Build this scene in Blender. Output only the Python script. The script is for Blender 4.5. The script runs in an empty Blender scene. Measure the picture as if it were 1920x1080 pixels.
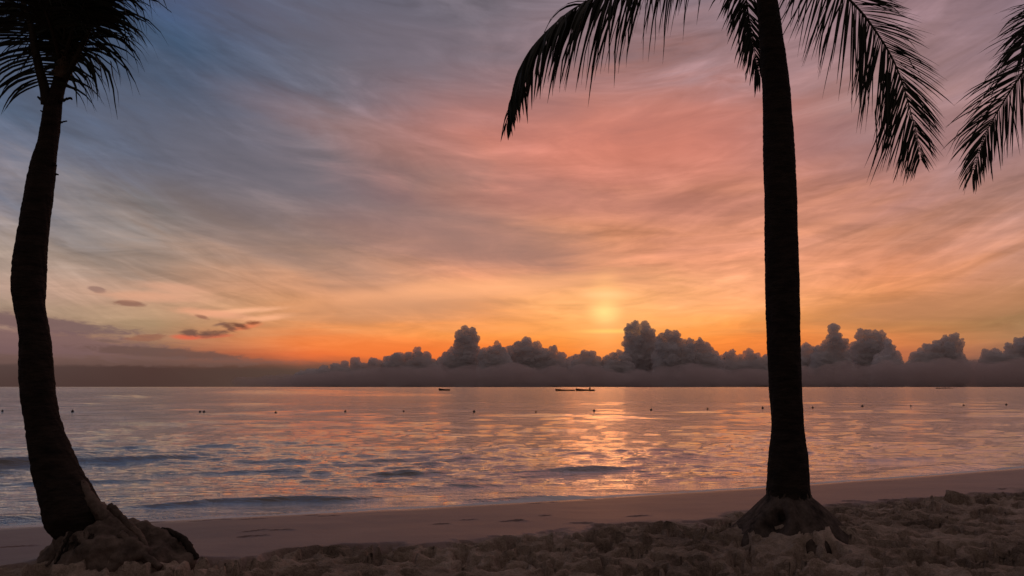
import bpy, bmesh, math, random
import numpy as np
from mathutils import Vector, Matrix, noise as mnoise

random.seed(7)
rng = np.random.default_rng(11)
scene = bpy.context.scene
COL = scene.collection
R = math.radians

# ------------------------------------------------------------------ camera model
FPX = 1507.0                      # focal length in pixels of a 1920 wide frame
HORIZON = 725.3
TH = math.atan((HORIZON - 540) / FPX)
CAM = np.array([0.0, 0.0, 1.5])
ZW = -0.30                        # still water level


def ray(px, py):
    x = (px - 960) / FPX
    y = -(py - 540) / FPX
    return np.array([x, math.cos(TH) - y * math.sin(TH), math.sin(TH) + y * math.cos(TH)])


def at_y(px, py, Y):
    d = ray(px, py)
    return Vector(CAM + d * (Y / d[1]))


def at_z(px, py, Z):
    d = ray(px, py)
    return Vector(CAM + d * ((Z - CAM[2]) / d[2]))


def azel(px, py):
    d = ray(px, py)
    return math.degrees(math.atan2(d[0], d[1])), math.degrees(math.atan2(d[2], math.hypot(d[0], d[1])))


def lin(c):
    return [(v / 255 / 12.92) if v / 255 <= 0.04045 else ((v / 255 + 0.055) / 1.055) ** 2.4 for v in c]


# ------------------------------------------------------------------ helpers
def tag(o, label=None, cat=None, group=None, kind=None):
    if label: o['label'] = label
    if cat: o['category'] = cat
    if group: o['group'] = group
    if kind: o['kind'] = kind
    return o


def empty(name, loc, label=None, cat=None, group=None):
    o = bpy.data.objects.new(name, None)
    o.empty_display_size = 0.2
    COL.objects.link(o)
    o.location = loc
    return tag(o, label, cat, group)


def mesh_obj(name, verts, faces, mat, parent=None, smooth=True):
    """verts in WORLD coordinates; re-based on the parent's (unrotated) origin."""
    me = bpy.data.meshes.new(name)
    off = Vector((0, 0, 0))
    p = parent
    while p is not None:
        off += p.location
        p = p.parent
    vs = np.asarray(verts, dtype=float) - np.array(off)
    me.from_pydata(vs.tolist(), [], faces if isinstance(faces, list) else faces.tolist())
    if smooth:
        me.polygons.foreach_set('use_smooth', np.ones(len(me.polygons), dtype=bool))
    me.update()
    o = bpy.data.objects.new(name, me)
    COL.objects.link(o)
    if mat: me.materials.append(mat)
    if parent: o.parent = parent
    return o


def grid_mesh(name, X, Y, Z, mat, attrs=None):
    ny, nx = X.shape
    n = nx * ny
    co = np.stack([X, Y, Z], -1).reshape(-1, 3).astype(np.float32)
    i = np.arange(n).reshape(ny, nx)
    q = np.stack([i[:-1, :-1], i[:-1, 1:], i[1:, 1:], i[1:, :-1]], -1).reshape(-1, 4)
    me = bpy.data.meshes.new(name)
    me.vertices.add(n)
    me.vertices.foreach_set('co', co.ravel())
    nf = len(q)
    me.loops.add(nf * 4)
    me.loops.foreach_set('vertex_index', q.ravel().astype(np.int32))
    me.polygons.add(nf)
    me.polygons.foreach_set('loop_start', (np.arange(nf) * 4).astype(np.int32))
    me.polygons.foreach_set('use_smooth', np.ones(nf, dtype=bool))
    me.update(calc_edges=True)
    me.validate()
    for k, a in (attrs or {}).items():
        at = me.attributes.new(k, 'FLOAT', 'POINT')
        at.data.foreach_set('value', a.ravel().astype(np.float32))
    me.materials.append(mat)
    o = bpy.data.objects.new(name, me)
    COL.objects.link(o)
    return o


def smooth(a, b, x):
    t = np.clip((x - a) / (b - a), 0, 1)
    return t * t * (3 - 2 * t)


def _hash(ix, iy, seed):
    h = (ix.astype(np.int64) * 374761393 + iy.astype(np.int64) * 668265263 + seed * 1442695041) & 0xffffffff
    h = ((h ^ (h >> 13)) * 1274126177) & 0xffffffff
    h = (h ^ (h >> 16)) & 0xffffffff
    return h / 4294967295.0


def gnoise(x, y, seed=0):
    x0 = np.floor(x); y0 = np.floor(y)
    fx = x - x0; fy = y - y0
    u = fx * fx * fx * (fx * (fx * 6 - 15) + 10); v = fy * fy * fy * (fy * (fy * 6 - 15) + 10)

    def g(ix, iy, dx, dy):
        a = _hash(ix, iy, seed) * 2 * math.pi
        return np.cos(a) * dx + np.sin(a) * dy
    n00 = g(x0, y0, fx, fy); n10 = g(x0 + 1, y0, fx - 1, fy)
    n01 = g(x0, y0 + 1, fx, fy - 1); n11 = g(x0 + 1, y0 + 1, fx - 1, fy - 1)
    return ((n00 * (1 - u) + n10 * u) * (1 - v) + (n01 * (1 - u) + n11 * u) * v) * 1.5


def fbm(x, y, octv=4, seed=0, rough=0.5):
    s = 0; a = 1.0
    for k in range(octv):
        s = s + a * gnoise(x * 2 ** k + 17.3 * k, y * 2 ** k - 9.1 * k, seed + k)
        a *= rough
    return s


def catmull(pts, n):
    P = [np.array(p, dtype=float) for p in pts]
    P = [2 * P[0] - P[1]] + P + [2 * P[-1] - P[-2]]
    out = []
    for i in range(1, len(P) - 2):
        for t in np.linspace(0, 1, 24, endpoint=False):
            p0, p1, p2, p3 = P[i - 1:i + 3]
            out.append(0.5 * ((2 * p1) + (-p0 + p2) * t + (2 * p0 - 5 * p1 + 4 * p2 - p3) * t * t + (-p0 + 3 * p1 - 3 * p2 + p3) * t ** 3))
    out.append(P[-2])
    out = np.array(out)
    d = np.r_[0, np.cumsum(np.linalg.norm(np.diff(out, axis=0), axis=1))]
    s = np.linspace(0, d[-1], n)
    return np.stack([np.interp(s, d, out[:, k]) for k in range(out.shape[1])], -1)


# ------------------------------------------------------------------ node helpers
class S:
    def __init__(self, nt, s): self.nt, self.s = nt, s
    def _m(self, op, *a, clamp=False):
        n = self.nt.nodes.new('ShaderNodeMath'); n.operation = op; n.use_clamp = clamp
        for i, v in enumerate((self,) + a):
            if isinstance(v, S): self.nt.links.new(v.s, n.inputs[i])
            else: n.inputs[i].default_value = v
        return S(self.nt, n.outputs[0])
    def __add__(self, b): return self._m('ADD', b)
    __radd__ = __add__
    def __sub__(self, b): return self._m('SUBTRACT', b)
    def __rsub__(self, b): return (self * -1.0) + b
    def __mul__(self, b): return self._m('MULTIPLY', b)
    __rmul__ = __mul__
    def __truediv__(self, b): return self._m('DIVIDE', b)
    def clamp(self): return self._m('ADD', 0.0, clamp=True)
    def f(self, op, *a): return self._m(op, *a)


def sstep(nt, x, a, b, lo=0.0, hi=1.0, kind='SMOOTHSTEP'):
    n = nt.nodes.new('ShaderNodeMapRange'); n.interpolation_type = kind
    nt.links.new(x.s, n.inputs[0])
    for i, v in enumerate((a, b, lo, hi)): n.inputs[1 + i].default_value = v
    return S(nt, n.outputs[0])


def combine(nt, x, y, z=0.0):
    n = nt.nodes.new('ShaderNodeCombineXYZ')
    for i, v in enumerate((x, y, z)):
        if isinstance(v, S): nt.links.new(v.s, n.inputs[i])
        else: n.inputs[i].default_value = v
    return n.outputs[0]


def noise_n(nt, vec, scale, detail=5, rough=0.55, dist=0.0):
    n = nt.nodes.new('ShaderNodeTexNoise')
    if vec is not None: nt.links.new(vec, n.inputs['Vector'])
    n.inputs['Scale'].default_value = scale; n.inputs['Detail'].default_value = detail
    n.inputs['Roughness'].default_value = rough; n.inputs['Distortion'].default_value = dist
    return S(nt, n.outputs[0])


def mixc(nt, fac, a, b, mode='MIX'):
    n = nt.nodes.new('ShaderNodeMix'); n.data_type = 'RGBA'; n.blend_type = mode
    n.clamp_factor = True
    for sock, v in ((n.inputs['Factor'], fac), (n.inputs[6], a), (n.inputs[7], b)):
        if isinstance(v, S): nt.links.new(v.s, sock)
        elif isinstance(v, (int, float)): sock.default_value = v
        elif isinstance(v, (list, tuple)): sock.default_value = (*v[:3], 1)
        else: nt.links.new(v, sock)
    return n.outputs[2]


def ramp(nt, fac, stops, interp='LINEAR'):
    n = nt.nodes.new('ShaderNodeValToRGB'); n.color_ramp.interpolation = interp
    cr = n.color_ramp
    stops = sorted(stops, key=lambda s: s[0])
    while len(cr.elements) < len(stops): cr.elements.new(0.5)
    for e, (p, c) in zip(cr.elements, stops):
        e.position = min(1, max(0, p)); e.color = (*c[:3], 1)
    nt.links.new(fac.s, n.inputs[0])
    return n.outputs[0]


def new_mat(name):
    m = bpy.data.materials.new(name); m.use_nodes = True
    nt = m.node_tree; nt.nodes.clear()
    out = nt.nodes.new('ShaderNodeOutputMaterial')
    b = nt.nodes.new('ShaderNodeBsdfPrincipled')
    nt.links.new(b.outputs[0], out.inputs[0])
    return m, nt, b


def obj_vec(nt, scale=(1, 1, 1)):
    g = nt.nodes.new('ShaderNodeNewGeometry')
    mp = nt.nodes.new('ShaderNodeMapping'); mp.inputs['Scale'].default_value = scale
    nt.links.new(g.outputs['Position'], mp.inputs[0])
    return mp.outputs[0]


def bump(nt, b, h, strength, dist):
    n = nt.nodes.new('ShaderNodeBump'); n.inputs['Strength'].default_value = strength
    n.inputs['Distance'].default_value = dist
    nt.links.new(h.s, n.inputs['Height'])
    nt.links.new(n.outputs[0], b.inputs['Normal'])
    return n


def attr(nt, name):
    n = nt.nodes.new('ShaderNodeAttribute'); n.attribute_name = name
    return S(nt, n.outputs['Fac'])


def rough_mat(name, c1, c2, scale=6, rough=0.85, bstr=0.6, bdist=0.02, stretch=(1, 1, 1)):
    m, nt, b = new_mat(name)
    v = obj_vec(nt, stretch)
    n = noise_n(nt, v, scale, 6, 0.6)
    c = ramp(nt, n, [(0.3, c1), (0.7, c2)])
    nt.links.new(c, b.inputs['Base Color']); b.inputs['Roughness'].default_value = rough
    b.inputs['Specular IOR Level'].default_value = 0.2
    bump(nt, b, noise_n(nt, v, scale * 3, 5, 0.6), bstr, bdist)
    return m


# ------------------------------------------------------------------ world: dusk sky
SUN_AZ, SUN_EL = azel(1138, 578)

SKY = {  # photo columns: py -> sRGB seen there
    -40: [(0, (66, 78, 104)), (200, (80, 97, 122)), (290, (104, 110, 130)), (350, (136, 129, 138)), (450, (165, 147, 136)), (540, (172, 146, 134)), (585, (170, 145, 128)),
          (620, (148, 116, 108)), (650, (122, 96, 95)), (685, (86, 68, 66)), (725, (76, 58, 56))],
    300: [(0, (64, 82, 116)), (100, (68, 88, 116)), (200, (84, 95, 118)), (300, (104, 107, 122)), (380, (116, 116, 119)), (440, (140, 128, 124)), (500, (170, 142, 126)),
          (545, (195, 152, 126)), (580, (186, 150, 120)), (610, (172, 141, 110)), (640, (160, 120, 95)), (668, (118, 86, 74)), (690, (78, 56, 53)), (725, (74, 54, 51))],
    600: [(0, (82, 92, 114)), (100, (95, 100, 117)), (200, (114, 109, 121)), (300, (134, 116, 119)), (380, (138, 116, 112)), (440, (165, 130, 114)), (500, (200, 149, 119)),
          (540, (224, 158, 118)), (580, (216, 150, 106)), (610, (226, 146, 92)), (640, (246, 142, 80)), (665, (228, 110, 60)), (684, (120, 76, 62)), (694, (84, 66, 60)), (725, (80, 64, 58))],
    900: [(0, (117, 109, 120)), (100, (138, 119, 127)), (200, (160, 121, 120)), (290, (190, 126, 114)), (340, (200, 130, 112)), (390, (178, 125, 110)), (440, (192, 134, 112)),
          (500, (226, 152, 115)), (545, (246, 168, 118)), (590, (240, 156, 98)), (625, (248, 150, 72)), (660, (240, 116, 48)), (686, (150, 84, 60)), (698, (92, 70, 62)), (725, (82, 65, 59))],
    1130: [(0, (140, 122, 132)), (100, (152, 119, 122)), (200, (192, 127, 112)), (270, (208, 132, 114)), (350, (190, 122, 106)), (420, (210, 138, 110)), (480, (232, 155, 116)),
           (530, (252, 176, 122)), (575, (255, 182, 116)), (610, (255, 168, 90)), (640, (252, 146, 58)), (665, (244, 126, 42)), (686, (170, 92, 60)), (698, (96, 72, 62)), (725, (84, 66, 60))],
    1370: [(0, (146, 124, 134)), (100, (160, 125, 128)), (180, (182, 126, 120)), (250, (196, 127, 114)), (330, (196, 128, 110)), (400, (206, 137, 112)), (460, (232, 153, 118)),
           (520, (252, 172, 126)), (570, (254, 172, 112)), (610, (252, 160, 84)), (640, (250, 142, 64)), (670, (236, 120, 50)), (692, (110, 78, 66)), (725, (84, 66, 60))],
    1650: [(0, (154, 123, 130)), (120, (166, 130, 131)), (200, (172, 131, 126)), (260, (170, 126, 122)), (340, (186, 128, 114)), (410, (214, 146, 118)), (470, (230, 152, 118)),
           (530, (236, 152, 108)), (570, (220, 143, 96)), (610, (202, 132, 78)), (645, (222, 130, 76)), (670, (190, 105, 70)), (692, (96, 74, 66)), (725, (80, 64, 60))],
    1940: [(0, (140, 116, 126)), (100, (150, 121, 127)), (200, (160, 124, 124)), (330, (170, 127, 118)), (430, (188, 136, 120)), (500, (192, 136, 110)), (550, (178, 128, 96)),
           (595, (152, 120, 85)), (640, (160, 118, 86)), (670, (130, 98, 84)), (690, (92, 74, 68)), (725, (76, 62, 58))],
}
EL_SPAN = 34.0


def build_world():
    w = bpy.data.worlds.new('World'); scene.world = w; w.use_nodes = True
    nt = w.node_tree; nt.nodes.clear()
    out = nt.nodes.new('ShaderNodeOutputWorld'); bg = nt.nodes.new('ShaderNodeBackground')
    nt.links.new(bg.outputs[0], out.inputs[0])
    tc = nt.nodes.new('ShaderNodeTexCoord'); sep = nt.nodes.new('ShaderNodeSeparateXYZ')
    nt.links.new(tc.outputs['Generated'], sep.inputs[0])
    x, y, z = (S(nt, sep.outputs[i]) for i in range(3))
    az = x.f('ARCTAN2', y) * 57.29578
    el = z.f('ARCSINE') * 57.29578
    # cloud-layer plane (perspective streaks that run towards the sun)
    ca, sa = math.cos(R(SUN_AZ)), math.sin(R(SUN_AZ))
    inv = z.f('MAXIMUM', 0.0) + 0.10
    along = (x * sa + y * ca) / inv
    across = (x * ca - y * sa) / inv
    bend = (az - 4.0).f('MAXIMUM', -40.0).f('MINIMUM', 40.0)
    v = el - bend * bend * 0.0058
    n_big = noise_n(nt, combine(nt, az * 0.035, v * 0.13, 3.7), 1.25, 7, 0.58, 0.7)
    n_mid = noise_n(nt, combine(nt, az * 0.075, v * 0.30, 9.1), 1.25, 9, 0.60, 1.1)
    n_str = noise_n(nt, combine(nt, az * 0.055, el * 0.75, 1.3), 1.0, 6, 0.6, 0.6)
    n_fine = noise_n(nt, combine(nt, az * 0.16, el * 0.9, 5.0), 1.3, 6, 0.62, 0.8)
    hi = sstep(nt, el, 2.0, 11.0, 0.12, 1.0)
    elw = el + (n_big - 0.5) * 9.0 * hi + (n_mid - 0.5) * 3.2 * hi + (n_str - 0.5) * 2.2 * sstep(nt, el, 0.5, 4.0, 0.1, 1.0)
    azw = az + (n_big - 0.5) * 6.0 * hi + (n_mid - 0.5) * 6.0 * hi
    fac = (elw / EL_SPAN).clamp()
    cols = []
    for px, st in SKY.items():
        ss = []
        for py, c in st:
            a, e = azel(px, py)
            ss.append((max(0, e) / EL_SPAN, lin(c)))
        cols.append((azel(px, 420)[0], ramp(nt, fac, ss)))
    # beyond the frame
    cols = [(-62, ramp(nt, fac, [(0, lin((70, 66, 74))), (0.25, lin((112, 108, 118))), (0.6, lin((78, 90, 116)))])),] + cols
    cols += [(64, ramp(nt, fac, [(0, lin((92, 74, 76))), (0.3, lin((140, 112, 116))), (0.8, lin((120, 106, 124)))])),]
    c = cols[0][1]
    for (a0, _), (a1, cc) in zip(cols, cols[1:]):
        c = mixc(nt, sstep(nt, azw, a0, a1, kind='LINEAR'), c, cc)
    # brightness texture of the altostratus
    tex = 1.0 + (n_mid - 0.5) * 1.25 * hi + (n_fine - 0.5) * 0.75 * sstep(nt, el, 0.8, 3.5, 0.0, 1.0) * sstep(nt, el, 9, 22, 1.0, 0.35)
    c = mixc(nt, 1.0, c, combine(nt, tex, tex, tex), 'MULTIPLY')

    n_cir = noise_n(nt, combine(nt, az * 0.075, v * 0.36, 21.0), 1.25, 7, 0.56, 1.2)
    cir = 1.0 + sstep(nt, n_cir, 0.50, 0.72) * sstep(nt, el, 2.0, 7.0) * 0.22 - sstep(nt, n_cir, 0.48, 0.30) * sstep(nt, el, 2.0, 7.0) * 0.18
    c = mixc(nt, 1.0, c, combine(nt, cir, cir * 0.99, cir * 0.97), 'MULTIPLY')

    def blob(px, py, rx, ry, col, amt, tilt=0.0, soft=1.0, nk=1.0, mode='MIX', nz=None):
        nonlocal c
        a, e = azel(px, py)
        da = az - a; de = el - e
        ct, st_ = math.cos(R(tilt)), math.sin(R(tilt))
        u = (da * ct + de * st_) / (rx / FPX * 57.3)
        v = (de * ct - da * st_) / (ry / FPX * 57.3)
        d = (u * u + v * v).f('SQRT') + ((nz or n_fine) - 0.5) * nk
        m = sstep(nt, d, 1.0 - soft * 0.6, 1.0 + soft * 0.4, amt, 0.0)
        c = mixc(nt, m, c, col, mode)
    n_wisp = noise_n(nt, combine(nt, az * 0.55, el * 2.2, 2.0), 1.3, 7, 0.68, 0.8)
    # broad soft banks
    blob(560, 470, 330, 55, lin((140, 118, 112)), 0.55, -17, 1.5, 0.8, nz=n_mid)
    blob(560, 340, 420, 70, lin((108, 106, 118)), 0.65, -14, 1.6, 0.8, nz=n_mid)
    blob(880, 455, 260, 50, lin((160, 120, 110)), 0.7, -8, 1.5, 0.9, nz=n_mid)
    blob(1150, 250, 320, 80, lin((214, 126, 106)), 0.6, -6, 1.6, 1.0, nz=n_mid)
    blob(830, 300, 300, 40, lin((180, 130, 124)), 0.4, -14, 1.6, 1.0, nz=n_mid)
    blob(1120, 385, 360, 30, lin((176, 116, 106)), 0.5, -3, 1.5, 1.0, nz=n_mid)
    blob(880, 545, 270, 18, lin((255, 178, 128)), 0.7, 5, 1.5, 1.0)
    blob(760, 578, 190, 22, lin((206, 146, 108)), 0.6, 4, 1.4, 0.9)
    blob(1700, 260, 260, 60, lin((150, 116, 120)), 0.5, -8, 1.6, 1.0, nz=n_mid)
    blob(1780, 575, 280, 26, lin((182, 126, 88)), 0.6, 4, 1.4, 0.8)
    blob(760, 90, 420, 90, lin((118, 108, 118)), 0.55, -12, 1.6, 1.0, nz=n_mid)
    # sun glow behind the veil
    blob(1138, 600, 240, 50, lin((255, 172, 96)), 0.2, 0, 2.0, 0.8)
    blob(1138, 600, 55, 80, (1.08, 0.50, 0.18), 0.4, 0, 2.4, 1.3, nz=n_str)
    blob(1138, 574, 24, 44, (1.25, 0.62, 0.23), 0.6, 0, 2.4, 1.4, nz=n_str)
    blob(1137, 552, 44, 7, (1.3, 0.72, 0.34), 0.4, 0, 2.2, 1.2)
    blob(1132, 586, 24, 14, (1.6, 0.88, 0.30), 0.7, 0, 2.4, 1.6)
    blob(1140, 621, 50, 4, (1.2, 0.66, 0.16), 0.7, 0, 1.8, 1.2)
    blob(720, 655, 190, 24, lin((244, 118, 50)), 0.6, -4, 1.6, 1.0)
    # dusky wisps on the left
    for p in ((40, 603, 175, 12, (118, 92, 92), 0.85, -5), (10, 640, 250, 22, (120, 92, 94), 0.7, -3), (310, 662, 130, 9, (104, 78, 72), 0.8, -3),
              (200, 676, 330, 9, (116, 88, 82), 0.5, 0), (242, 569, 25, 5, (146, 104, 88), 0.9, -2), (182, 543, 14, 5, (140, 106, 98), 0.7, -10),
              (275, 633, 30, 6, (150, 98, 78), 0.7, 4), (205, 640, 22, 2.6, (120, 92, 84), 0.7, -3)):
        blob(p[0], p[1], p[2], p[3], lin(p[4]), p[5], p[6], 0.6, 1.5, nz=n_wisp)
    for p in ((450, 583, 70, 5, (250, 182, 140), 0.85, 6), (400, 588, 60, 7, (236, 166, 130), 0.8, -4), (500, 596, 45, 6, (250, 178, 134), 0.85, 8),
              (290, 556, 75, 9, (226, 166, 134), 0.7, 0), (330, 540, 60, 8, (222, 164, 134), 0.6, -4)):
        blob(p[0], p[1], p[2], p[3], lin(p[4]), p[5], p[6], 1.2, 1.0, nz=n_wisp)
    for p in ((352, 632, 26, 5, (220, 104, 76), 0.9, 0), (400, 630, 34, 4, (206, 104, 76), 0.8, 4), (460, 613, 28, 5, (228, 124, 84), 0.8, 12)):
        blob(p[0], p[1], p[2], p[3], lin(p[4]), p[5], p[6], 1.0, 0.9, nz=n_wisp)
    for p in ((356, 623, 15, 6, (118, 84, 72), 0.95, 0), (386, 626, 16, 6, (112, 78, 68), 0.95, 3), (413, 623, 22, 5, (114, 78, 66), 0.95, 8),
              (428, 612, 16, 6, (124, 82, 66), 0.95, -22), (450, 611, 18, 4.5, (116, 72, 56), 0.95, -14), (474, 605, 13, 4, (140, 78, 54), 0.95, 4),
              (378, 594, 12, 3, (150, 100, 82), 0.8, -18), (412, 608, 13, 3, (134, 96, 80), 0.8, 15)):
        blob(p[0], p[1], p[2], p[3], lin(p[4]), p[5], p[6], 1.2, 2.6, nz=n_wisp)
    # zenith and the side of the sky behind the camera
    c = mixc(nt, sstep(nt, el, 28, 60), c, ZENITH)
    away = sstep(nt, y, 0.35, -0.25)
    c = mixc(nt, away, c, mixc(nt, sstep(nt, el, 0, 50), BEHIND_LOW, BEHIND_HIGH))
    c = mixc(nt, sstep(nt, el, -0.3, -3.0), c, [v * 0.5 for v in BEHIND_LOW])
    sky = nt.nodes.new('ShaderNodeTexSky'); sky.sky_type = 'NISHITA'; sky.sun_disc = False
    sky.sun_elevation = R(SUN_EL); sky.sun_rotation = R(SUN_AZ)
    c = mixc(nt, 0.0006, c, sky.outputs[0], 'ADD')
    nt.links.new(c, bg.inputs[0]); bg.inputs[1].default_value = 1.0


ZENITH = lin((124, 108, 108))
BEHIND_LOW = lin((82, 74, 74))
BEHIND_HIGH = lin((98, 90, 92))
build_world()

# ------------------------------------------------------------------ sun (veiled by thin cloud: wide and weak)
sd = bpy.data.lights.new('sun', 'SUN'); sd.energy = 0.014; sd.angle = R(7); sd.color = (1.0, 0.32, 0.13)
so = bpy.data.objects.new('sun', sd); COL.objects.link(so)
dvec = Vector((math.sin(R(SUN_AZ)) * math.cos(R(SUN_EL)), math.cos(R(SUN_AZ)) * math.cos(R(SUN_EL)), math.sin(R(SUN_EL))))
so.rotation_euler = dvec.to_track_quat('Z', 'Y').to_euler()
so.location = (0, 0, 30)

# ------------------------------------------------------------------ materials
def sand_material():
    m, nt, b = new_mat('sand')
    v = obj_vec(nt)
    wet = attr(nt, 'wet')
    big = noise_n(nt, v, 0.9, 5, 0.6)
    fine = noise_n(nt, v, 90, 4, 0.7)
    mid = noise_n(nt, v, 14, 6, 0.65)
    dry = ramp(nt, big * 0.5 + fine * 0.25 + mid * 0.25, [(0.38, (0.17, 0.122, 0.09)), (0.5, (0.40, 0.29, 0.215)), (0.62, (0.68, 0.51, 0.40))])
    damp = ramp(nt, big * 0.7 + fine * 0.3, [(0.3, (0.225, 0.15, 0.13)), (0.7, (0.29, 0.198, 0.172))])
    nt.links.new(mixc(nt, wet, dry, damp), b.inputs['Base Color'])
    shine = attr(nt, 'shine')
    rr = 0.95 - wet * 0.45 - shine * 0.28
    nt.links.new(rr.s, b.inputs['Roughness'])
    b.inputs['Specular IOR Level'].default_value = 0.3
    k = (1.0 - wet) * 0.9 + 0.08
    clod = noise_n(nt, v, 24, 3, 0.6)
    bump(nt, b, (fine * 0.25 + mid + clod * 0.7) * k, 1.0, 0.055)
    return m


def water_material():
    m, nt, b = new_mat('sea_water')
    v1 = obj_vec(nt, (0.42, 1.25, 1.0))
    foam = attr(nt, 'foam')
    near = attr(nt, 'near')
    a = noise_n(nt, v1, 0.33, 4, 0.55, 0.6)
    c2 = noise_n(nt, v1, 2.7, 5, 0.60, 0.5)
    c3 = noise_n(nt, obj_vec(nt, (0.7, 1.3, 1)), 9.0, 3, 0.55, 0.3)
    far = noise_n(nt, obj_vec(nt, (0.75, 1.0, 1.0)), 0.42, 5, 0.58, 0.4)
    far2 = noise_n(nt, obj_vec(nt, (0.9, 1.0, 1.0)), 0.14, 4, 0.55, 0.4)
    h = a * 0.07 + c2 * 0.080 + c3 * 0.016 + far * ((1.0 - near) * 0.62 + 0.06) + far2 * (1.0 - near) * 1.1
    bump(nt, b, h, 1.0, 0.9)
    fn = noise_n(nt, obj_vec(nt, (1, 1.6, 1)), 7.0, 6, 0.65, 0.5)
    fm = sstep(nt, fn + foam - 0.5, 0.42, 0.62) * sstep(nt, foam, 0.02, 0.3)
    nt.links.new(mixc(nt, fm, (0.07, 0.052, 0.042), (0.8, 0.76, 0.74)), b.inputs['Base Color'])
    nt.links.new((fm * 0.6 + (1.0 - near) * 0.06 + 0.035).s, b.inputs['Roughness'])
    b.inputs['IOR'].default_value = 1.7
    b.inputs['Coat Weight'].default_value = 1.0; b.inputs['Coat IOR'].default_value = 1.6
    nt.links.new(b.inputs['Normal'].links[0].from_socket, b.inputs['Coat Normal'])
    rr = (1.0 - near) * 0.06 + 0.035
    nt.links.new(rr.s, b.inputs['Coat Roughness'])
    nt.links.new((1.0 - fm).s, b.inputs['Coat Weight'])
    return m


M_SAND = sand_material()
M_WATER = water_material()
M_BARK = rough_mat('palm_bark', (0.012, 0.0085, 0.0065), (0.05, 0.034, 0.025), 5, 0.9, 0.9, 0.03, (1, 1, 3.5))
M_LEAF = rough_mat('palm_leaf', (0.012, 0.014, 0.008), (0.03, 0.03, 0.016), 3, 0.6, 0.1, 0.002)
M_RIB = rough_mat('palm_midrib', (0.02, 0.016, 0.010), (0.05, 0.04, 0.024), 5, 0.7, 0.3, 0.004)
M_FIBRE = rough_mat('palm_fibre', (0.04, 0.03, 0.02), (0.14, 0.10, 0.065), 16, 0.95, 1.0, 0.02, (1, 1, 0.3))
M_ROOT = rough_mat('sandy_root', (0.05, 0.036, 0.028), (0.26, 0.19, 0.15), 5, 0.95, 1.0, 0.03)
M_ROOTMAT = rough_mat('root_mat', (0.025, 0.018, 0.014), (0.17, 0.125, 0.10), 9, 0.95, 1.0, 0.035, (1, 1, 0.5))
M_DARKROOT = rough_mat('dark_root', (0.015, 0.011, 0.009), (0.06, 0.044, 0.034), 12, 0.95, 1.0, 0.02)
M_HULL = rough_mat('boat_paint', (0.012, 0.008, 0.008), (0.022, 0.015, 0.014), 2, 0.6, 0.1, 0.01)
M_MOTOR = rough_mat('motor_casing', (0.01, 0.01, 0.01), (0.02, 0.02, 0.02), 4, 0.5, 0.1, 0.01)
M_BUOY = rough_mat('buoy_plastic', (0.03, 0.02, 0.02), (0.06, 0.035, 0.03), 6, 0.5, 0.1, 0.01)
M_ROPE = rough_mat('buoy_rope', (0.03, 0.025, 0.02), (0.06, 0.05, 0.04), 20, 0.9, 0.5, 0.01)
M_REEF = rough_mat('reef_rock', (0.012, 0.010, 0.010), (0.04, 0.03, 0.03), 0.6, 0.9, 0.8, 0.3)


def cloud_material(name, density, skin, colour, albedo):
    """a cloud: droplets scattering light through its whole body, with a faint denser skin that keeps the billows legible"""
    m = bpy.data.materials.new(name); m.use_nodes = True
    nt = m.node_tree; nt.nodes.clear()
    out = nt.nodes.new('ShaderNodeOutputMaterial')
    v = nt.nodes.new('ShaderNodeVolumePrincipled')
    v.inputs['Color'].default_value = (*colour, 1)
    v.inputs['Density'].default_value = density
    v.inputs['Anisotropy'].default_value = 0.2
    nt.links.new(v.outputs[0], out.inputs['Volume'])
    mx = nt.nodes.new('ShaderNodeMixShader'); mx.inputs[0].default_value = skin
    tr = nt.nodes.new('ShaderNodeBsdfTransparent'); df = nt.nodes.new('ShaderNodeBsdfDiffuse')
    df.inputs['Color'].default_value = (*albedo, 1)
    nt.links.new(tr.outputs[0], mx.inputs[1]); nt.links.new(df.outputs[0], mx.inputs[2])
    nt.links.new(mx.outputs[0], out.inputs['Surface'])
    return m


M_CLOUD = cloud_material('cloud', 0.018, 0.30, (0.98, 0.95, 0.935), (0.82, 0.72, 0.68))
M_BANK = cloud_material('cloud_veil', 0.0036, 0.012, (0.85, 0.73, 0.68), (0.40, 0.32, 0.29))

# ------------------------------------------------------------------ beach
def curve_xy(pts, z):
    q = np.array([at_z(px, py, z)[:2] for px, py in pts])
    q = q[np.argsort(q[:, 0])]
    k = np.polyfit(q[:, 0], q[:, 1], 3)
    lo, hi_ = q[0, 0], q[-1, 0]

    def f(x):
        xc = np.clip(x, lo, hi_)
        d = np.polyder(k)
        return np.polyval(k, xc) + np.where(x > hi_, (x - hi_) * np.polyval(d, hi_), 0) + np.where(x < lo, (x - lo) * np.polyval(d, lo), 0)
    return f


shore = curve_xy([(-250, 1001), (0, 990), (340, 973), (620, 962), (900, 948), (1200, 931), (1350, 920), (1600, 903), (1920, 877), (2150, 858)], ZW)
tramp = curve_xy([(-250, 1068), (0, 1057), (370, 1043), (700, 1028), (1000, 1006), (1200, 985), (1360, 963), (1600, 943), (1920, 925), (2150, 912)], -0.02)
RP_BASE = at_z(1478, 1000, 0.0); RP_Y = RP_BASE.y
LP_Y = 7.4
LP_BASE = at_y(160, 1030, LP_Y)


def ground_base(x, y):
    t = (shore(x) - y) * 0.9
    z = np.where(t > 0, ZW * np.exp(-np.maximum(t, 0) / 1.7), ZW - 0.10 * np.minimum(-t, 12) - 0.02 * np.maximum(-t - 12, 0))
    return np.maximum(z, -4.0), t


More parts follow.
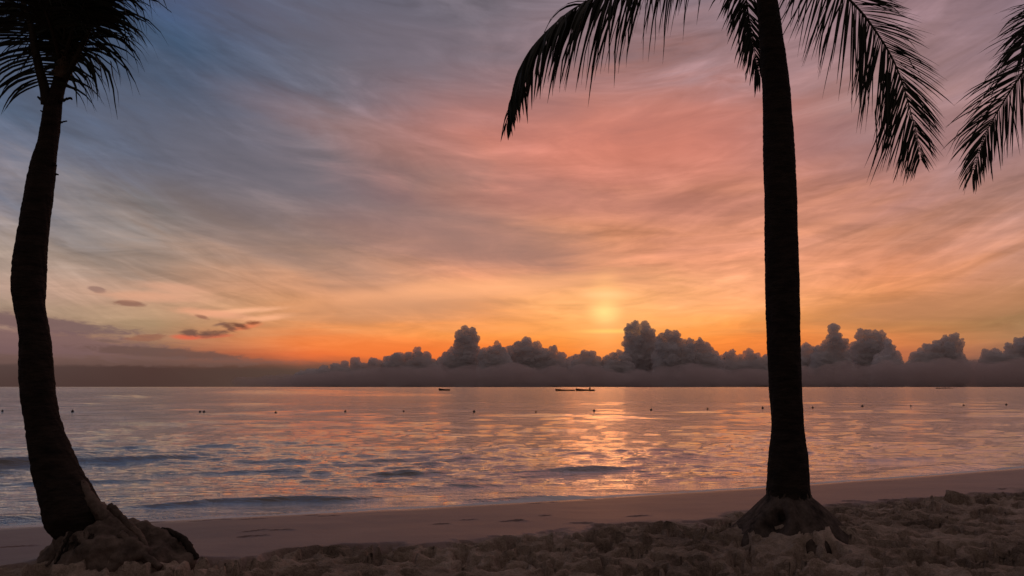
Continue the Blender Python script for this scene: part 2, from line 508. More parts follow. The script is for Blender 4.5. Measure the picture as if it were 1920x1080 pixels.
def build_ground():
    st = 0.021
    fx = np.arange(-6.2, 11.5, st); fy = np.arange(5.2, 13.4, st)
    def widen(a, lo, hi_):
        l, r = [], []
        s, p = st, a[0]
        while p > lo: s = min(s * 1.25, 12); p -= s; l.append(p)
        s, p = st, a[-1]
        while p < hi_: s = min(s * 1.12, 12); p += s; r.append(p)
        return np.array(l[::-1] + list(a) + r), len(l)
    gx, ox = widen(fx, -160, 180); gy, oy = widen(fy, -110, 70)
    X, Y = np.meshgrid(gx, gy)
    Z, T = ground_base(X, Y)
    edge = tramp(X) - Y + 0.35 * fbm(X * 0.9, Y * 0.9, 3, 5)
    foot = smooth(-0.3, 0.05, edge)
    Hm = np.zeros_like(Z)

    def stamp(cx, cy, a, b, ang, dep, rim):
        rr = max(a, b) * 2.2
        i0 = np.searchsorted(gx, cx - rr); i1 = np.searchsorted(gx, cx + rr)
        j0 = np.searchsorted(gy, cy - rr); j1 = np.searchsorted(gy, cy + rr)
        if i1 <= i0 or j1 <= j0: return
        dx = X[j0:j1, i0:i1] - cx; dy = Y[j0:j1, i0:i1] - cy
        u = (dx * math.cos(ang) + dy * math.sin(ang)) / a
        v = (-dx * math.sin(ang) + dy * math.cos(ang)) / b
        r2 = u * u + v * v
        r = np.sqrt(r2)
        pit = -dep * 1.4 * (1 - smooth(0.80, 1.02, r))
        lip = 1.7 * rim * np.exp(-((r - 1.22) / 0.28) ** 2) * (0.65 + 0.35 * np.cos(np.arctan2(v, u) - 0.7))
        w = 1 - smooth(0.3, 1.1, r)
        Hm[j0:j1, i0:i1] = Hm[j0:j1, i0:i1] * (1 - 0.80 * w) + pit + lip
    n = 5600
    for k in range(n):
        cx = random.uniform(-7.5, 13.5); cy = random.uniform(4.2, 13.8)
        if cy > float(tramp(np.array(cx))) + 0.25: continue
        a = random.uniform(0.09, 0.175); b_ = random.uniform(0.05, 0.105)
        stamp(cx, cy, a, b_, random.uniform(0, math.pi), random.uniform(0.05, 0.12), random.uniform(0.004, 0.02))
    wx_, wy_ = X + 0.10 * fbm(X * 2.1, Y * 2.1, 2, 71), Y + 0.10 * fbm(X * 2.1, Y * 2.1, 2, 72)
    rough = fbm(X * 2.6, Y * 2.6, 3, 21) * 0.03 + fbm(X * 9, Y * 9, 3, 31) * 0.015 + (0.45 - np.abs(fbm(wx_ * 3.3, wy_ * 4.2, 2, 33))) * 0.035 - 0.03
    Zf = (Hm + rough) * foot
    # walking tracks in the firm sand
    Hm2 = Hm.copy(); Hm[:] = 0
    for row, (t0, amp) in enumerate(((0.75, 0.12), (1.05, 0.15), (3.0, 0.2), (3.5, 0.35), (2.6, 0.25))):
        x = -8.0
        while x < 14:
            x += random.uniform(0.25, 0.75)
            if random.random() < 0.35: x += random.uniform(0.4, 2.2); continue
            cy = float(shore(np.array(x))) - t0 / 0.9 * (1.0 + 0.03 * x) + random.gauss(0, amp)
            stamp(x, cy, random.uniform(0.07, 0.15), random.uniform(0.025, 0.045), random.gauss(0.25, 0.25), random.uniform(0.01, 0.024), 0.006)
    Zf = Zf + Hm * (1 - foot) * smooth(0.2, 0.6, T)
    Zf = Zf + fbm(X * 0.7, Y * 0.9, 3, 41) * 0.012 * smooth(0.2, 2, T)
    # sand banked up round the palms, and a small heap at the edge of the trampled sand
    for (cx, cy, r1, h) in ((RP_BASE.x, RP_Y - 0.05, 0.72, 0.23), (LP_BASE.x + 0.25, LP_Y - 0.1, 0.75, 0.14)):
        d = np.hypot(X - cx, (Y - cy))
        Zf = Zf + h * np.exp(-(d / r1) ** 2 * 1.6)
    hp = at_z(1783, 934, -0.01)
    for dx, dy, rx, ry, h in ((0, 0, 0.22, 0.2, 0.12), (-0.07, 0.05, 0.09, 0.1, 0.08), (0.17, 0.0, 0.13, 0.14, 0.08), (-0.25, -0.05, 0.18, 0.15, 0.05), (0.4, -0.02, 0.25, 0.15, 0.04)):
        Zf = Zf + h * np.exp(-(((X - hp.x - dx) / rx) ** 2 + ((Y - hp.y - dy) / ry) ** 2) * 1.5) * 0.75 * (1 + 0.3 * fbm(X * 5, Y * 5, 3, 51))
    # dunes rising far behind the camera
    Z = Z + Zf + smooth(2, -60, Y) * (1.2 + 0.6 * fbm(X * 0.05, Y * 0.05, 3, 61))
    wet = (1 - foot) * (1 - smooth(4, 7, T) * 0.3)
    o = grid_mesh('beach_sand', X, Y, Z, M_SAND, {'wet': wet, 'shine': smooth(1.1, 0.3, T + 0.25 * fbm(X * 0.6, Y * 0.6, 2, 91)) * (T > -2)})
    return tag(o, kind='structure')


build_ground()

# ------------------------------------------------------------------ sea
def build_sea():
    fpx = 804.0; H = CAM[2] - ZW
    ys = [6.5]
    while ys[-1] < 42000:
        d = ys[-1]
        step = max(0.022, min(0.42 * d * d / (H * fpx), d * 0.18))
        ys.append(d + step)
    ys = np.array(ys)
    u = np.linspace(-1, 1, 1000)
    u = np.sign(u) * (0.82 * np.abs(u) + 0.18 * np.abs(u) ** 4)
    Yg = np.repeat(ys[:, None], len(u), 1)
    Xg = u[None, :] * (6 + 0.98 * Yg)
    dy = np.gradient(ys)[:, None]
    dx = np.gradient(Xg, axis=1)
    S_ = Yg - shore(Xg)                          # seaward distance from the waterline
    W = np.zeros_like(Yg)
    # wind-sea: many short crested components running in to the beach
    r = np.random.default_rng(5)
    for k in range(90):
        lam = 0.2 * (1.15 / 0.2) ** r.random()
        th = r.normal(-math.pi / 2 + 0.08, 0.42)
        kx, ky = math.cos(th) * 2 * math.pi / lam, math.sin(th) * 2 * math.pi / lam
        ly = 2 * math.pi / max(abs(ky), 1e-3); lx = 2 * math.pi / max(abs(kx), 1e-3)
        att = smooth(2.2, 5.0, ly / dy) * smooth(2.2, 4.0, lx / dx)
        amp = 0.0026 * lam ** 0.95
        if att.max() <= 0: continue
        W += att * amp * np.sin(kx * Xg + ky * Yg + r.random() * 6.28)
    env = 0.55 + 0.9 * smooth(-0.5, 0.6, fbm(Xg * 0.16, Yg * 0.16, 2, 77))
    for lam in (0.45, 0.9, 1.8, 3.6, 7.2, 14.0, 28.0, 56.0):
        att = smooth(1.8, 3.6, lam / dy) * smooth(lam * 5.0, lam * 14.0, Yg)
        if att.max() > 0: W += att * 0.040 * lam * (0.45 - 1.35 * np.abs(gnoise(Xg / lam * 0.42, Yg / lam * 0.75 + 0.08 * Xg / lam, int(lam * 10)))) * (0.7 + 0.6 * gnoise(Xg / lam * 0.11, Yg / lam * 0.14, 7))
    W *= env * smooth(0.1, 3.5, S_)
    foam = np.zeros_like(Yg)

    def ridge(pts, h, wf, wb, fm=0.0):
        nonlocal W, foam
        q = np.array([at_z(px, py, ZW)[:2] for px, py in pts])
        x0, x1 = q[0, 0], q[-1, 0]
        m0 = (q[:, 1].min() - 4 * max(wf, wb), q[:, 1].max() + 5 * wb)
        j0, j1 = np.searchsorted(ys, m0[0]), np.searchsorted(ys, m0[1])
        xs, ysub = Xg[j0:j1], Yg[j0:j1]
        cy = np.interp(xs, q[:, 0], q[:, 1]) + 0.35 * wb * gnoise(xs / (2.2 * wb) + h * 91, ysub * 0 + h * 57, 3)
        t = np.clip((xs - x0) / (x1 - x0), 0, 1)
        envl = np.clip(np.sin(math.pi * t), 0, 1) ** 0.7 * ((xs > x0) & (xs < x1))
        e = ysub - cy
        prof = np.where(e < 0, np.exp(-(e / wf) ** 2), np.exp(-(e / wb) ** 2))
        W[j0:j1] += h * envl * prof * (0.8 + 0.5 * gnoise(xs / (3 * wb), ysub / (3 * wb), 9))
        if fm: foam[j0:j1] = np.maximum(foam[j0:j1], fm * envl * np.exp(-((e + wf) / (wf * 0.9)) ** 2))
    ridge([(200, 954), (380, 944), (480, 940), (740, 935)], 0.085, 0.09, 0.4)
    for q_, h_ in ((((-150, 915), (60, 908), (330, 900)), .05), (((560, 922), (760, 915), (980, 909)), .05), (((1190, 902), (1330, 896), (1460, 893)), .045), (((250, 892), (420, 887), (640, 884)), .06), (((640, 895), (800, 889), (930, 888)), .05), (((1520, 868), (1640, 863), (1800, 858)), .06)):
        ridge(list(q_), h_, 0.12, 0.45)
    ridge([(880, 893), (1010, 888), (1080, 885), (1240, 877)], 0.125, 0.14, 0.6)
    ridge([(-300, 885), (0, 874), (200, 866), (370, 859)], 0.17, 0.22, 0.9)
    ridge([(400, 866), (500, 862), (600, 866)], 0.11, 0.2, 0.8)
    ridge([(800, 862), (920, 858), (1010, 858)], 0.12, 0.45, 0.9)
    ridge([(1150, 866), (1280, 860), (1420, 860)], 0.15, 0.5, 1.0)
    ridge([(830, 941), (960, 938), (1120, 933)], 0.07, 0.2, 0.5, 0.2)
    ridge([(-250, 985), (-60, 978), (110, 966)], 0.10, 0.3, 0.7, 0.55)
    ridge([(1560, 893), (1700, 884), (1950, 868)], 0.09, 0.4, 0.8, 0.2)
    for (a, b_, yy, h) in ((-200, 330, 733, 1.0), (330, 700, 737.5, 1.0), (460, 760, 736.5, 0.7), (150, 260, 746, 0.5), (560, 900, 741, 0.5), (1600, 1700, 729, 1.2), (1830, 1990, 729, 1.2)):
        d = 1.8 * FPX / (yy - HORIZON)
        ridge([(a, yy + 0.3), ((a + b_) / 2, yy), (b_, yy - 0.2)], h * 1.1, d * 0.05, d * 0.10, 0.35 if yy < 739 else 0)
    for k in range(20):
        py = 765 + 150 * random.random() ** 1.1; px = random.uniform(-300, 2200)
        d = 1.8 * FPX / (py - HORIZON); wpx = random.uniform(90, 300) * (0.5 + (py - 740) / 160)
        if float(d - shore(np.array((px - 960) / FPX * d))) < 1.2: continue
        sl = -0.03 * wpx + random.uniform(-2, 2)
        ridge([(px, py), (px + wpx / 2, py + sl / 2 - 1), (px + wpx, py + sl)], random.uniform(0.008, 0.022) * (d / 16) ** 0.35, 0.013 * d, 0.032 * d)
    # thin swash running up the sand
    edge = smooth(0.9, 0.0, np.abs(S_ + 0.05))
    foam = np.maximum(foam, 0.62 * smooth(0.30, 0.02, np.abs(S_ - 0.08)) + 0.12 * edge)
    foam = np.maximum(foam, 0.5 * smooth(1.6, 0.1, S_) * smooth(-1.2, -5.5, Xg) * (Yg < 20))
    W = np.clip(W, -0.35, 2.5)
    Z = ZW + W + 0.02 * smooth(0.6, 0.0, S_) * (Yg < 40) * gnoise(Xg * 0.8, Yg * 0.8, 15)
    def level(x, y):
        j = int(np.searchsorted(ys, y)); i = int(np.argmin(np.abs(Xg[j] - x)))
        return float(Z[j, i])
    o = grid_mesh('sea_water', Xg, Yg, Z, M_WATER, {'foam': foam, 'near': smooth(110, 14, Yg)})
    tag(o, kind='structure')
    return level


sea_level = build_sea()

# ------------------------------------------------------------------ blob solids (clouds, root masses)
def blob_solid(name, blobs, voxel, mat, parent=None, disp=(), sub=3, melt=0):
    """blobs: (centre, (rx,ry,rz)); union of ellipsoids, remeshed and billowed -> one mesh in world space."""
    bm = bmesh.new()
    for c, r in blobs:
        M = Matrix.Translation(c) @ Matrix.Diagonal((*r, 1.0))
        bmesh.ops.create_icosphere(bm, subdivisions=sub, radius=1.0, matrix=M)
    me = bpy.data.meshes.new('tmp'); bm.to_mesh(me); bm.free()
    t = bpy.data.objects.new('tmp', me); COL.objects.link(t)
    md = t.modifiers.new('r', 'REMESH'); md.mode = 'VOXEL'; md.voxel_size = voxel; md.use_smooth_shade = True
    if melt:
        ms = t.modifiers.new('s', 'SMOOTH'); ms.factor = 0.5; ms.iterations = melt
    dg = bpy.context.evaluated_depsgraph_get()
    ev = t.evaluated_get(dg)
    m2 = ev.to_mesh()
    n = len(m2.vertices)
    co = np.empty(n * 3); m2.vertices.foreach_get('co', co); co = co.reshape(-1, 3)
    no = np.empty(n * 3); m2.vertices.foreach_get('normal', no); no = no.reshape(-1, 3)
    faces = [tuple(p.vertices) for p in m2.polygons]
    ev.to_mesh_clear()
    bpy.data.objects.remove(t); bpy.data.meshes.remove(me)
    d = np.zeros(n)
    for kind, scale, amp in disp:
        if kind == 'billow':
            d += amp * np.array([0.55 - mnoise.voronoi(Vector(p / scale))[0][0] for p in co])
        elif kind == 'puff':
            d += amp * np.array([2.6 * abs(mnoise.noise(Vector(p / scale))) - 0.55 for p in co])
        else:
            d += amp * np.array([mnoise.noise(Vector(p / scale)) for p in co])
    co = co + no * d[:, None]
    return mesh_obj(name, co, faces, mat, parent)


CY = 12000.0
CPX = CY / FPX


def cloud(label, puffs, Y=CY, base=728, amp=1.0, flat=None):
    bl = []
    k = Y / FPX
    rr = random.Random(len(label) * 7 + int(puffs[0][0]))
    Y = Y + rr.uniform(-1, 1) * 45 * k
    for p in puffs:
        px, py, r = p[:3]
        ry = p[3] if len(p) > 3 else r
        c = at_y(px, py + ry, Y + rr.uniform(-1, 1) * r * k * 0.9)
        bl.append((c, (r * k, r * k * rr.uniform(0.9, 1.4), ry * k)))
        # body under each puff reaching down to the base
        yy = py + ry * 1.9
        while yy < base:
            g = r * (1.0 + 0.010 * (yy - py)) * rr.uniform(0.9, 1.15)
            bl.append((at_y(px + rr.uniform(-0.25, 0.25) * r, yy, Y + rr.uniform(-1, 1) * r * k), (g * k, g * k * 1.3, r * 0.85 * k)))
            yy += r * 0.9
    # broad common body so that the turrets grow out of one mass
    xs = [p[0] for p in puffs]; low = sorted(p[1] for p in puffs)[int(len(puffs) * .75)] + 8
    w_ = (max(xs) - min(xs)) / 2 + 9; cx_ = (max(xs) + min(xs)) / 2
    if base > low + 10:
        for fx_ in (-0.45, 0.0, 0.45):
            bl.append((at_y(cx_ + fx_ * w_, (low + base) / 2 + 3, Y - 6 * k), (w_ * 0.75 * k, 26 * k, ((base - low) / 2 + 3) * k)))
    o = blob_solid('cumulus_cloud', bl, 1.25 * k, M_CLOUD, None,
                   (('noise', 24 * k, 4.0 * k), ('puff', 17 * k, 3.6 * k * amp), ('puff', 8 * k, 1.5 * k * amp), ('noise', 6 * k, 2.2 * k), ('noise', 3 * k, 1.3 * k)), sub=2, melt=9)
    # origin at its base
    ctr = at_y(np.mean([p[0] for p in puffs]), base, Y)
    o.data.transform(Matrix.Translation(-ctr)); o.location = ctr
    tag(o, label, 'cloud', 'cumulus clouds along the horizon')
    return o


cloud('low flat-topped dark cloud shelf at the left end of the cloud row', [(570, 702, 9), (590, 690, 9), (606, 682, 10), (628, 680, 10), (648, 678, 9), (668, 669, 9), (684, 680, 9), (698, 670, 8), (710, 676, 8)], amp=0.6)
cloud('broad dark cloud hump with a small nub on top, left of the thin tower', [(728, 668, 11), (745, 659, 14), (766, 659, 11), (783, 649, 5), (785, 660, 10), (800, 663, 9), (812, 672, 8)], amp=0.7)
cloud('narrow cloud tower with a ragged anvil top above the small lone boat', [(826, 668, 10), (838, 659, 10), (851, 650, 10), (862, 619, 8), (873, 612, 8), (885, 614, 8), (878, 626, 13), (893, 630, 6), (874, 645, 15), (899, 655, 6)], amp=0.8)
cloud('small peaked cloud hump just right of the narrow tower', [(908, 654, 9), (921, 647, 9), (933, 637, 8), (942, 650, 8), (950, 662, 8)], amp=0.8)
cloud('wide rounded grey cloud hump left of the pair of boats', [(960, 646, 11), (974, 637, 11), (987, 633, 12), (1006, 639, 12), (1020, 650, 10), (1036, 648, 8), (1052, 660, 9), (1068, 668, 8)])
cloud('small low cloud hump directly above the pair of boats', [(1082, 664, 9), (1097, 656, 9), (1110, 661, 8), (1122, 666, 7)], amp=0.8)
cloud('low ragged cloud shoulder at the left foot of the tallest cloud tower', [(1138, 668, 8), (1150, 661, 8), (1164, 657, 8), (1176, 662, 8)], amp=0.8)
cloud('tallest cloud tower with a lumpy leaning top just right of the sun glow', [(1180, 606, 7), (1191, 600, 9), (1208, 603, 10), (1221, 615, 10), (1180, 625, 8), (1194, 626, 16), (1231, 630, 10), (1184, 650, 12)], amp=0.9)
cloud('domed dark cloud between the tallest tower and the round-topped cloud', [(1240, 622, 9), (1252, 618, 10), (1266, 620, 10), (1277, 634, 9), (1258, 640, 18), (1290, 646, 9)], Y=CY - 300)
cloud('cloud with a rounded overhanging right edge beside the domed dark cloud', [(1296, 632, 7), (1312, 633, 9), (1324, 640, 9), (1334, 650, 8), (1341, 654, 6), (1308, 650, 14)], amp=0.9)
cloud('twin small bumps of cloud just left of the big right palm trunk', [(1350, 664, 7), (1362, 660, 7), (1373, 652, 8), (1388, 662, 7), (1404, 654, 8), (1420, 661, 8), (1436, 663, 8), (1452, 660, 9)], amp=0.9)
cloud('small cloud bump touching the right side of the big palm trunk', [(1496, 648, 9), (1511, 642, 9), (1524, 650, 8)], amp=0.9)
cloud('hooked cloud turret leaning left above a dark body, right of the palm', [(1557, 617, 6), (1563, 609, 7), (1572, 622, 8), (1581, 634, 7), (1548, 641, 10), (1562, 640, 12), (1533, 648, 8), (1586, 652, 8)], amp=0.9)
cloud('bulky cloud tower with a flat notched top in the right cloud row', [(1614, 613, 6), (1627, 614, 8), (1642, 617, 8), (1654, 619, 7), (1606, 638, 10), (1630, 636, 18), (1661, 633, 8), (1652, 645, 14)], amp=0.9)
cloud('pale sloping cloud flank leaning against the bulky notched tower', [(1668, 634, 6), (1674, 645, 9), (1682, 656, 8), (1662, 655, 10), (1648, 664, 9)], Y=CY - 900, amp=0.8)
cloud('dark cloud rising to a right-hand peak under the far right sky', [(1714, 660, 7), (1727, 650, 8), (1740, 642, 8), (1757, 636, 9), (1772, 627, 8), (1787, 625, 7), (1793, 623, 4), (1803, 633, 4), (1780, 642, 14), (1755, 652, 10)], amp=0.9)
cloud('lumpy cloud rising at the right edge beyond the shelf', [(1850, 655, 8), (1866, 650, 8), (1890, 645, 8), (1912, 632, 9), (1926, 628, 12), (1950, 640, 16)], amp=0.9)


def cloud_bank(name, label, x0, x1, top, base, Y, amp, seed, taper=False):
    rr = random.Random(seed); k = Y / FPX
    bl = []
    x = x0
    while x < x1:
        t = (x - x0) / (x1 - x0)
        r = rr.uniform(14, 34)
        tp = top - 12 * min(1, max(0, (x - 1540) / 160)) + rr.uniform(0, amp) + (24 * max(0, 0.2 - t) / 0.2 if taper else 0)
        tp = min(tp, base - 5)
        bl.append((at_y(x, (tp + base) / 2, Y + rr.uniform(-20, 20) * k), (r * 2.2 * k, 24 * k, (base - tp) / 2 * k)))
        if tp < base - 16: bl.append((at_y(x + rr.uniform(-8, 8), tp + 10, Y - rr.uniform(0, 24) * k), (r * 0.9 * k, r * k, rr.uniform(7, 12) * k)))
        x += r * 0.75
    o = blob_solid(name, bl, 1.7 * k, M_BANK, None, (('noise', 30 * k, 4.0 * k), ('puff', 14 * k, 1.6 * k), ('puff', 6 * k, 0.8 * k)), sub=2, melt=8)
    ctr = at_y((x0 + x1) / 2, base, Y)
    o.data.transform(Matrix.Translation(-ctr)); o.location = ctr
    return tag(o, label, 'cloud', 'low cloud banks along the horizon')


cloud_bank('cloud_bank', 'long low brown veil of cloud lying along the horizon under the cloud towers', 480, 2080, 680, 727, CY - 1700, 22, 8, True)
cloud_bank('cloud_bank', 'dim distant cloud layer on the horizon behind the cloud towers', 540, 2120, 684, 727, CY + 2600, 14, 21, True)

# ------------------------------------------------------------------ palms
def trunk_mesh(name, rows, Y, mat, parent, seed, dY=None, rough=1.0):
    """rows: (py, left px, right px) of the outline."""
    rows = np.array(sorted(rows, key=lambda r: -r[0]), dtype=float)
    n = 420
    s = np.linspace(rows[0, 0], rows[-1, 0], n)
    L = np.interp(-s, -rows[:, 0], rows[:, 1]); Rr = np.interp(-s, -rows[:, 0], rows[:, 2])
    ker = np.ones(15) / 15
    Lp = np.convolve(np.pad(L, 7, 'edge'), ker, 'valid'); Rp = np.convolve(np.pad(Rr, 7, 'edge'), ker, 'valid')
    cen = np.array([at_y((a + b) / 2, y, Y) for a, b, y in zip(Lp, Rp, s)])
    rad = (Rp - Lp) / 2 / FPX * Y
    if dY is not None: cen[:, 1] += np.interp(np.arange(n) / n, [0, 1], dY)
    T = np.gradient(cen, axis=0); T /= np.linalg.norm(T, axis=1)[:, None]
    rad = rad * np.abs(T[:, 2]) * 0.975
    na = 56
    rr = np.random.default_rng(seed)
    V = []
    z = np.r_[0, np.cumsum(np.linalg.norm(np.diff(cen, axis=0), axis=1))]
    ang = np.linspace(0, 2 * math.pi, na, endpoint=False)
    ca, sa = np.cos(ang), np.sin(ang)
    for i in range(n):
        t = T[i]
        bx = np.array([1.0, 0, 0]); bx -= t * bx.dot(t); bx /= np.linalg.norm(bx)
        by = np.cross(t, bx)
        ring = np.mod(z[i] + 0.05 * math.sin(z[i] * 3.1 + seed) + 0.02 * math.sin(z[i] * 11.0) + 0.012 * np.sin(3 * ang + seed) + 0.02 * np.sin(ang + z[i]), 0.075) / 0.075
        sc = 0.02 * (1 - ring) ** 2 * rough * np.clip(0.5 + 1.1 * gnoise(ca * 1.5 + z[i] * 4, sa * 1.5 + seed, seed + 9), 0, 1.4)
        nz = 0.05 * fbm(ca * 1.2 + 5 * seed + z[i] * 0.7, sa * 1.2 + z[i] * 1.6, 3, seed) + 0.035 * rough * fbm(ca * 5 + z[i] * 3, sa * 5 + z[i] * 11, 3, seed + 4)
        r = rad[i] * (1 + sc + nz)
        V.append(cen[i] + (r * ca)[:, None] * bx + (r * sa)[:, None] * by)
    V = np.concatenate(V)
    i = np.arange(n * na).reshape(n, na)
    q = np.stack([i[:-1], np.roll(i[:-1], -1, 1), np.roll(i[1:], -1, 1), i[1:]], -1).reshape(-1, 4)
    V = np.vstack([V, cen[-1:], cen[:1]])
    top = [(int(i[-1, a]), int(i[-1, (a + 1) % na]), n * na) for a in range(na)]
    bot = [(int(i[0, (a + 1) % na]), int(i[0, a]), n * na + 1) for a in range(na)]
    return mesh_obj(name, V, q.tolist() + top + bot, mat, parent), cen, rad


def tube(name, pts, r0, r1, mat, parent, sides=8, n=40, rprof=None, wob=0.0, seed=1):
    c = catmull(pts, n)
    T = np.gradient(c, axis=0); T /= np.linalg.norm(T, axis=1)[:, None]
    ang = np.linspace(0, 2 * math.pi, sides, endpoint=False)
    V = []
    for i in range(n):
        t = T[i]; a = np.array([0, 1.0, 0.15]); a -= t * a.dot(t); a /= np.linalg.norm(a); b = np.cross(t, a)
        f = i / (n - 1)
        r = (r0 * (1 - f) + r1 * f) if rprof is None else np.interp(f, rprof[0], rprof[1])
        rn = r * (1 + wob * fbm(np.cos(ang) * 1.5 + seed * 3.3, np.sin(ang) * 1.5 + f * 9, 3, seed))
        V.append(c[i] + (np.cos(ang) * rn)[:, None] * a + (np.sin(ang) * rn)[:, None] * b)
    V = np.concatenate(V)
    i = np.arange(n * sides).reshape(n, sides)
    q = np.stack([i[:-1], np.roll(i[:-1], -1, 1), np.roll(i[1:], -1, 1), i[1:]], -1).reshape(-1, 4).tolist()
    q.append(tuple(int(v) for v in i[-1])); q.append(tuple(int(v) for v in i[0][::-1]))
    return mesh_obj(name, V, q, mat, parent)


def frond(parent, pts, L0=0.75, n=85, face=None, droop=(0.7, 0.7), A=(75, 28), s0=0.12, lprof=((0, .12, .35, .75, 1), (.3, .65, 1, .8, .42)), w=0.026,
          lift=0.0, seed=1, r0=0.022, sides=(1, 1), jit=0.10, dexp=1.4, wt=0.6, Ls=(1, 1), wob=0.13, kp=0.25):
    """pts: (px,py,Y) of the midrib from crown to tip; face: direction the upper side of the blade looks to."""
    rr = random.Random(seed)
    P = catmull([at_y(*p) for p in pts], 240)
    T = np.gradient(P, axis=0); T /= np.linalg.norm(T, axis=1)[:, None]
    verts, faces = [], []
    K = 7
    for i in range(n):
        s = s0 + (1 - s0) * (i / (n - 1)) ** 0.95
        j = min(239, int(s * 239)); p = P[j]; t = T[j]
        nf = np.array(face if face is not None else (0, 0, 1), dtype=float)
        nf -= t * nf.dot(t)
        if np.linalg.norm(nf) < 0.15: nf = np.array([0, -1.0, 0.2]); nf -= t * nf.dot(t)
        nf /= np.linalg.norm(nf)
        b = np.cross(t, nf)
        for sd_ in (1, -1):
            if sides[0 if sd_ > 0 else 1] < rr.random(): continue
            Aa = math.radians(A[0] + (A[1] - A[0]) * s + rr.gauss(0, 4))
            d0 = t * math.cos(Aa) + sd_ * b * math.sin(Aa) + nf * (lift + rr.gauss(0, wob))
            d0 /= np.linalg.norm(d0)
            Ln = L0 * Ls[0 if sd_ > 0 else 1] * np.interp(s, *lprof) * (1 + rr.gauss(0, jit))
            g = droop[0 if sd_ > 0 else 1] * (1 + rr.gauss(0, 0.25))
            wx = t - d0 * t.dot(d0)
            wx /= max(np.linalg.norm(wx), 1e-6)
            wy = np.cross(d0, wx); ro = rr.gauss(0.35 * sd_, 0.5)
            wv = wx * math.cos(ro) + wy * math.sin(ro)
            q = p + sd_ * b * 0.006
            base = len(verts)
            kink = rr.uniform(0.35, 0.7) if rr.random() < kp else None
            for k in range(K):
                f = k / (K - 1)
                ww = w * np.interp(f, [0, .12, .4, .8, 1], [.45, .9, 1, .55, .06]) * (0.7 + 0.3 * np.interp(s, [0, .4, 1], [.7, 1, wt])) * 0.5
                verts.append(q - wv * ww); verts.append(q + wv * ww)
                dd = d0 + np.array([0, 0, -1.0]) * g * f ** dexp
                if kink is not None and f > kink: dd = dd + np.array([rr.gauss(0, .2), rr.gauss(0, .2), -0.9])
                dd /= np.linalg.norm(dd)
                q = q + dd * Ln / (K - 1)
                if k: faces.append((base + 2 * k - 2, base + 2 * k - 1, base + 2 * k + 1, base + 2 * k))
    o = mesh_obj('frond', verts, faces, M_LEAF, parent)
    sub = P[::6]
    tube('midrib', [tuple(v) for v in sub], r0, 0.003, M_RIB, o, 7, 60)
    return o


CAMF = (0, -1, 0.1)
LS = (1.05, 0.68)
# ---- right palm
rp = empty('palm_tree', (RP_BASE.x, RP_Y, 0.0), 'coconut palm with a thick straight trunk whose crown is cut off by the top edge', 'palm tree', 'coconut palms on the beach')
rows = [(1020, 1441, 1519), (960, 1438, 1520), (925, 1437.5, 1518), (900, 1439, 1517), (880, 1440, 1515.5), (860, 1441.5, 1514), (835, 1443.5, 1510.5), (822, 1447, 1508), (810, 1448, 1506.5), (780, 1446.5, 1505), (740, 1443.5, 1503), (700, 1441, 1501.5),
        (640, 1438.5, 1499), (590, 1436.5, 1499), (540, 1434.5, 1498.5), (470, 1435, 1496.5), (380, 1434, 1493.5), (300, 1431, 1491.5), (185, 1430, 1483), (90, 1424, 1472), (0, 1418, 1458), (-80, 1413, 1449), (-170, 1412, 1444)]
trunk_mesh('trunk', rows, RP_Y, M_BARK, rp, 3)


def root_cone(parent):
    na, nr = 140, 60
    prof_y = [905, 925, 940, 970, 1000, 1020, 1040]
    prof_l = [1447, 1441, 1428, 1404, 1374, 1360, 1348]
    prof_r = [1507, 1513, 1531, 1560, 1584, 1600, 1612]
    V = []
    ys = np.linspace(905, 1038, nr)
    ang = np.linspace(0, 2 * math.pi, na, endpoint=False)
    for yv in ys:
        l, r = np.interp(yv, prof_y, prof_l), np.interp(yv, prof_y, prof_r)
        c = at_y((l + r) / 2, yv, RP_Y); rad = (r - l) / 2 / FPX * RP_Y
        h = (yv - 905) / 133
        rib = 0.06 * np.abs(np.sin(ang * 4.5 + 0.6 + 1.2 * h)) ** 0.7 - 0.05
        nz = 0.09 * fbm(np.cos(ang) * 1.8 + 3, np.sin(ang) * 1.8 + h * 2.0, 4, 8)
        notch = -0.34 * np.exp(-((ang - 4.18) / 0.16) ** 2 - ((h - 0.44) / 0.10) ** 2) - 0.22 * np.exp(-((ang - 4.05) / 0.2) ** 2 - ((h - 0.56) / 0.08) ** 2)
        lump = 0.16 * np.exp(-((ang - 4.42) / 0.16) ** 2 - ((h - 0.34) / 0.26) ** 2) + 0.13 * np.exp(-((ang - 3.8) / 0.25) ** 2 - ((h - 0.5) / 0.3) ** 2)
        rr_ = rad * (1 + (rib + nz) * min(1, h * 2.2) + notch + lump)
        V.append(np.stack([c.x + rr_ * np.cos(ang), c.y + rr_ * np.sin(ang) * 0.95, np.full(na, c.z)], -1))
    V = np.concatenate(V)
    i = np.arange(nr * na).reshape(nr, na)
    q = np.stack([i[:-1], i[1:], np.roll(i[1:], -1, 1), np.roll(i[:-1], -1, 1)], -1).reshape(-1, 4).tolist()
    return mesh_obj('root_mass', V, q, M_ROOTMAT, parent)


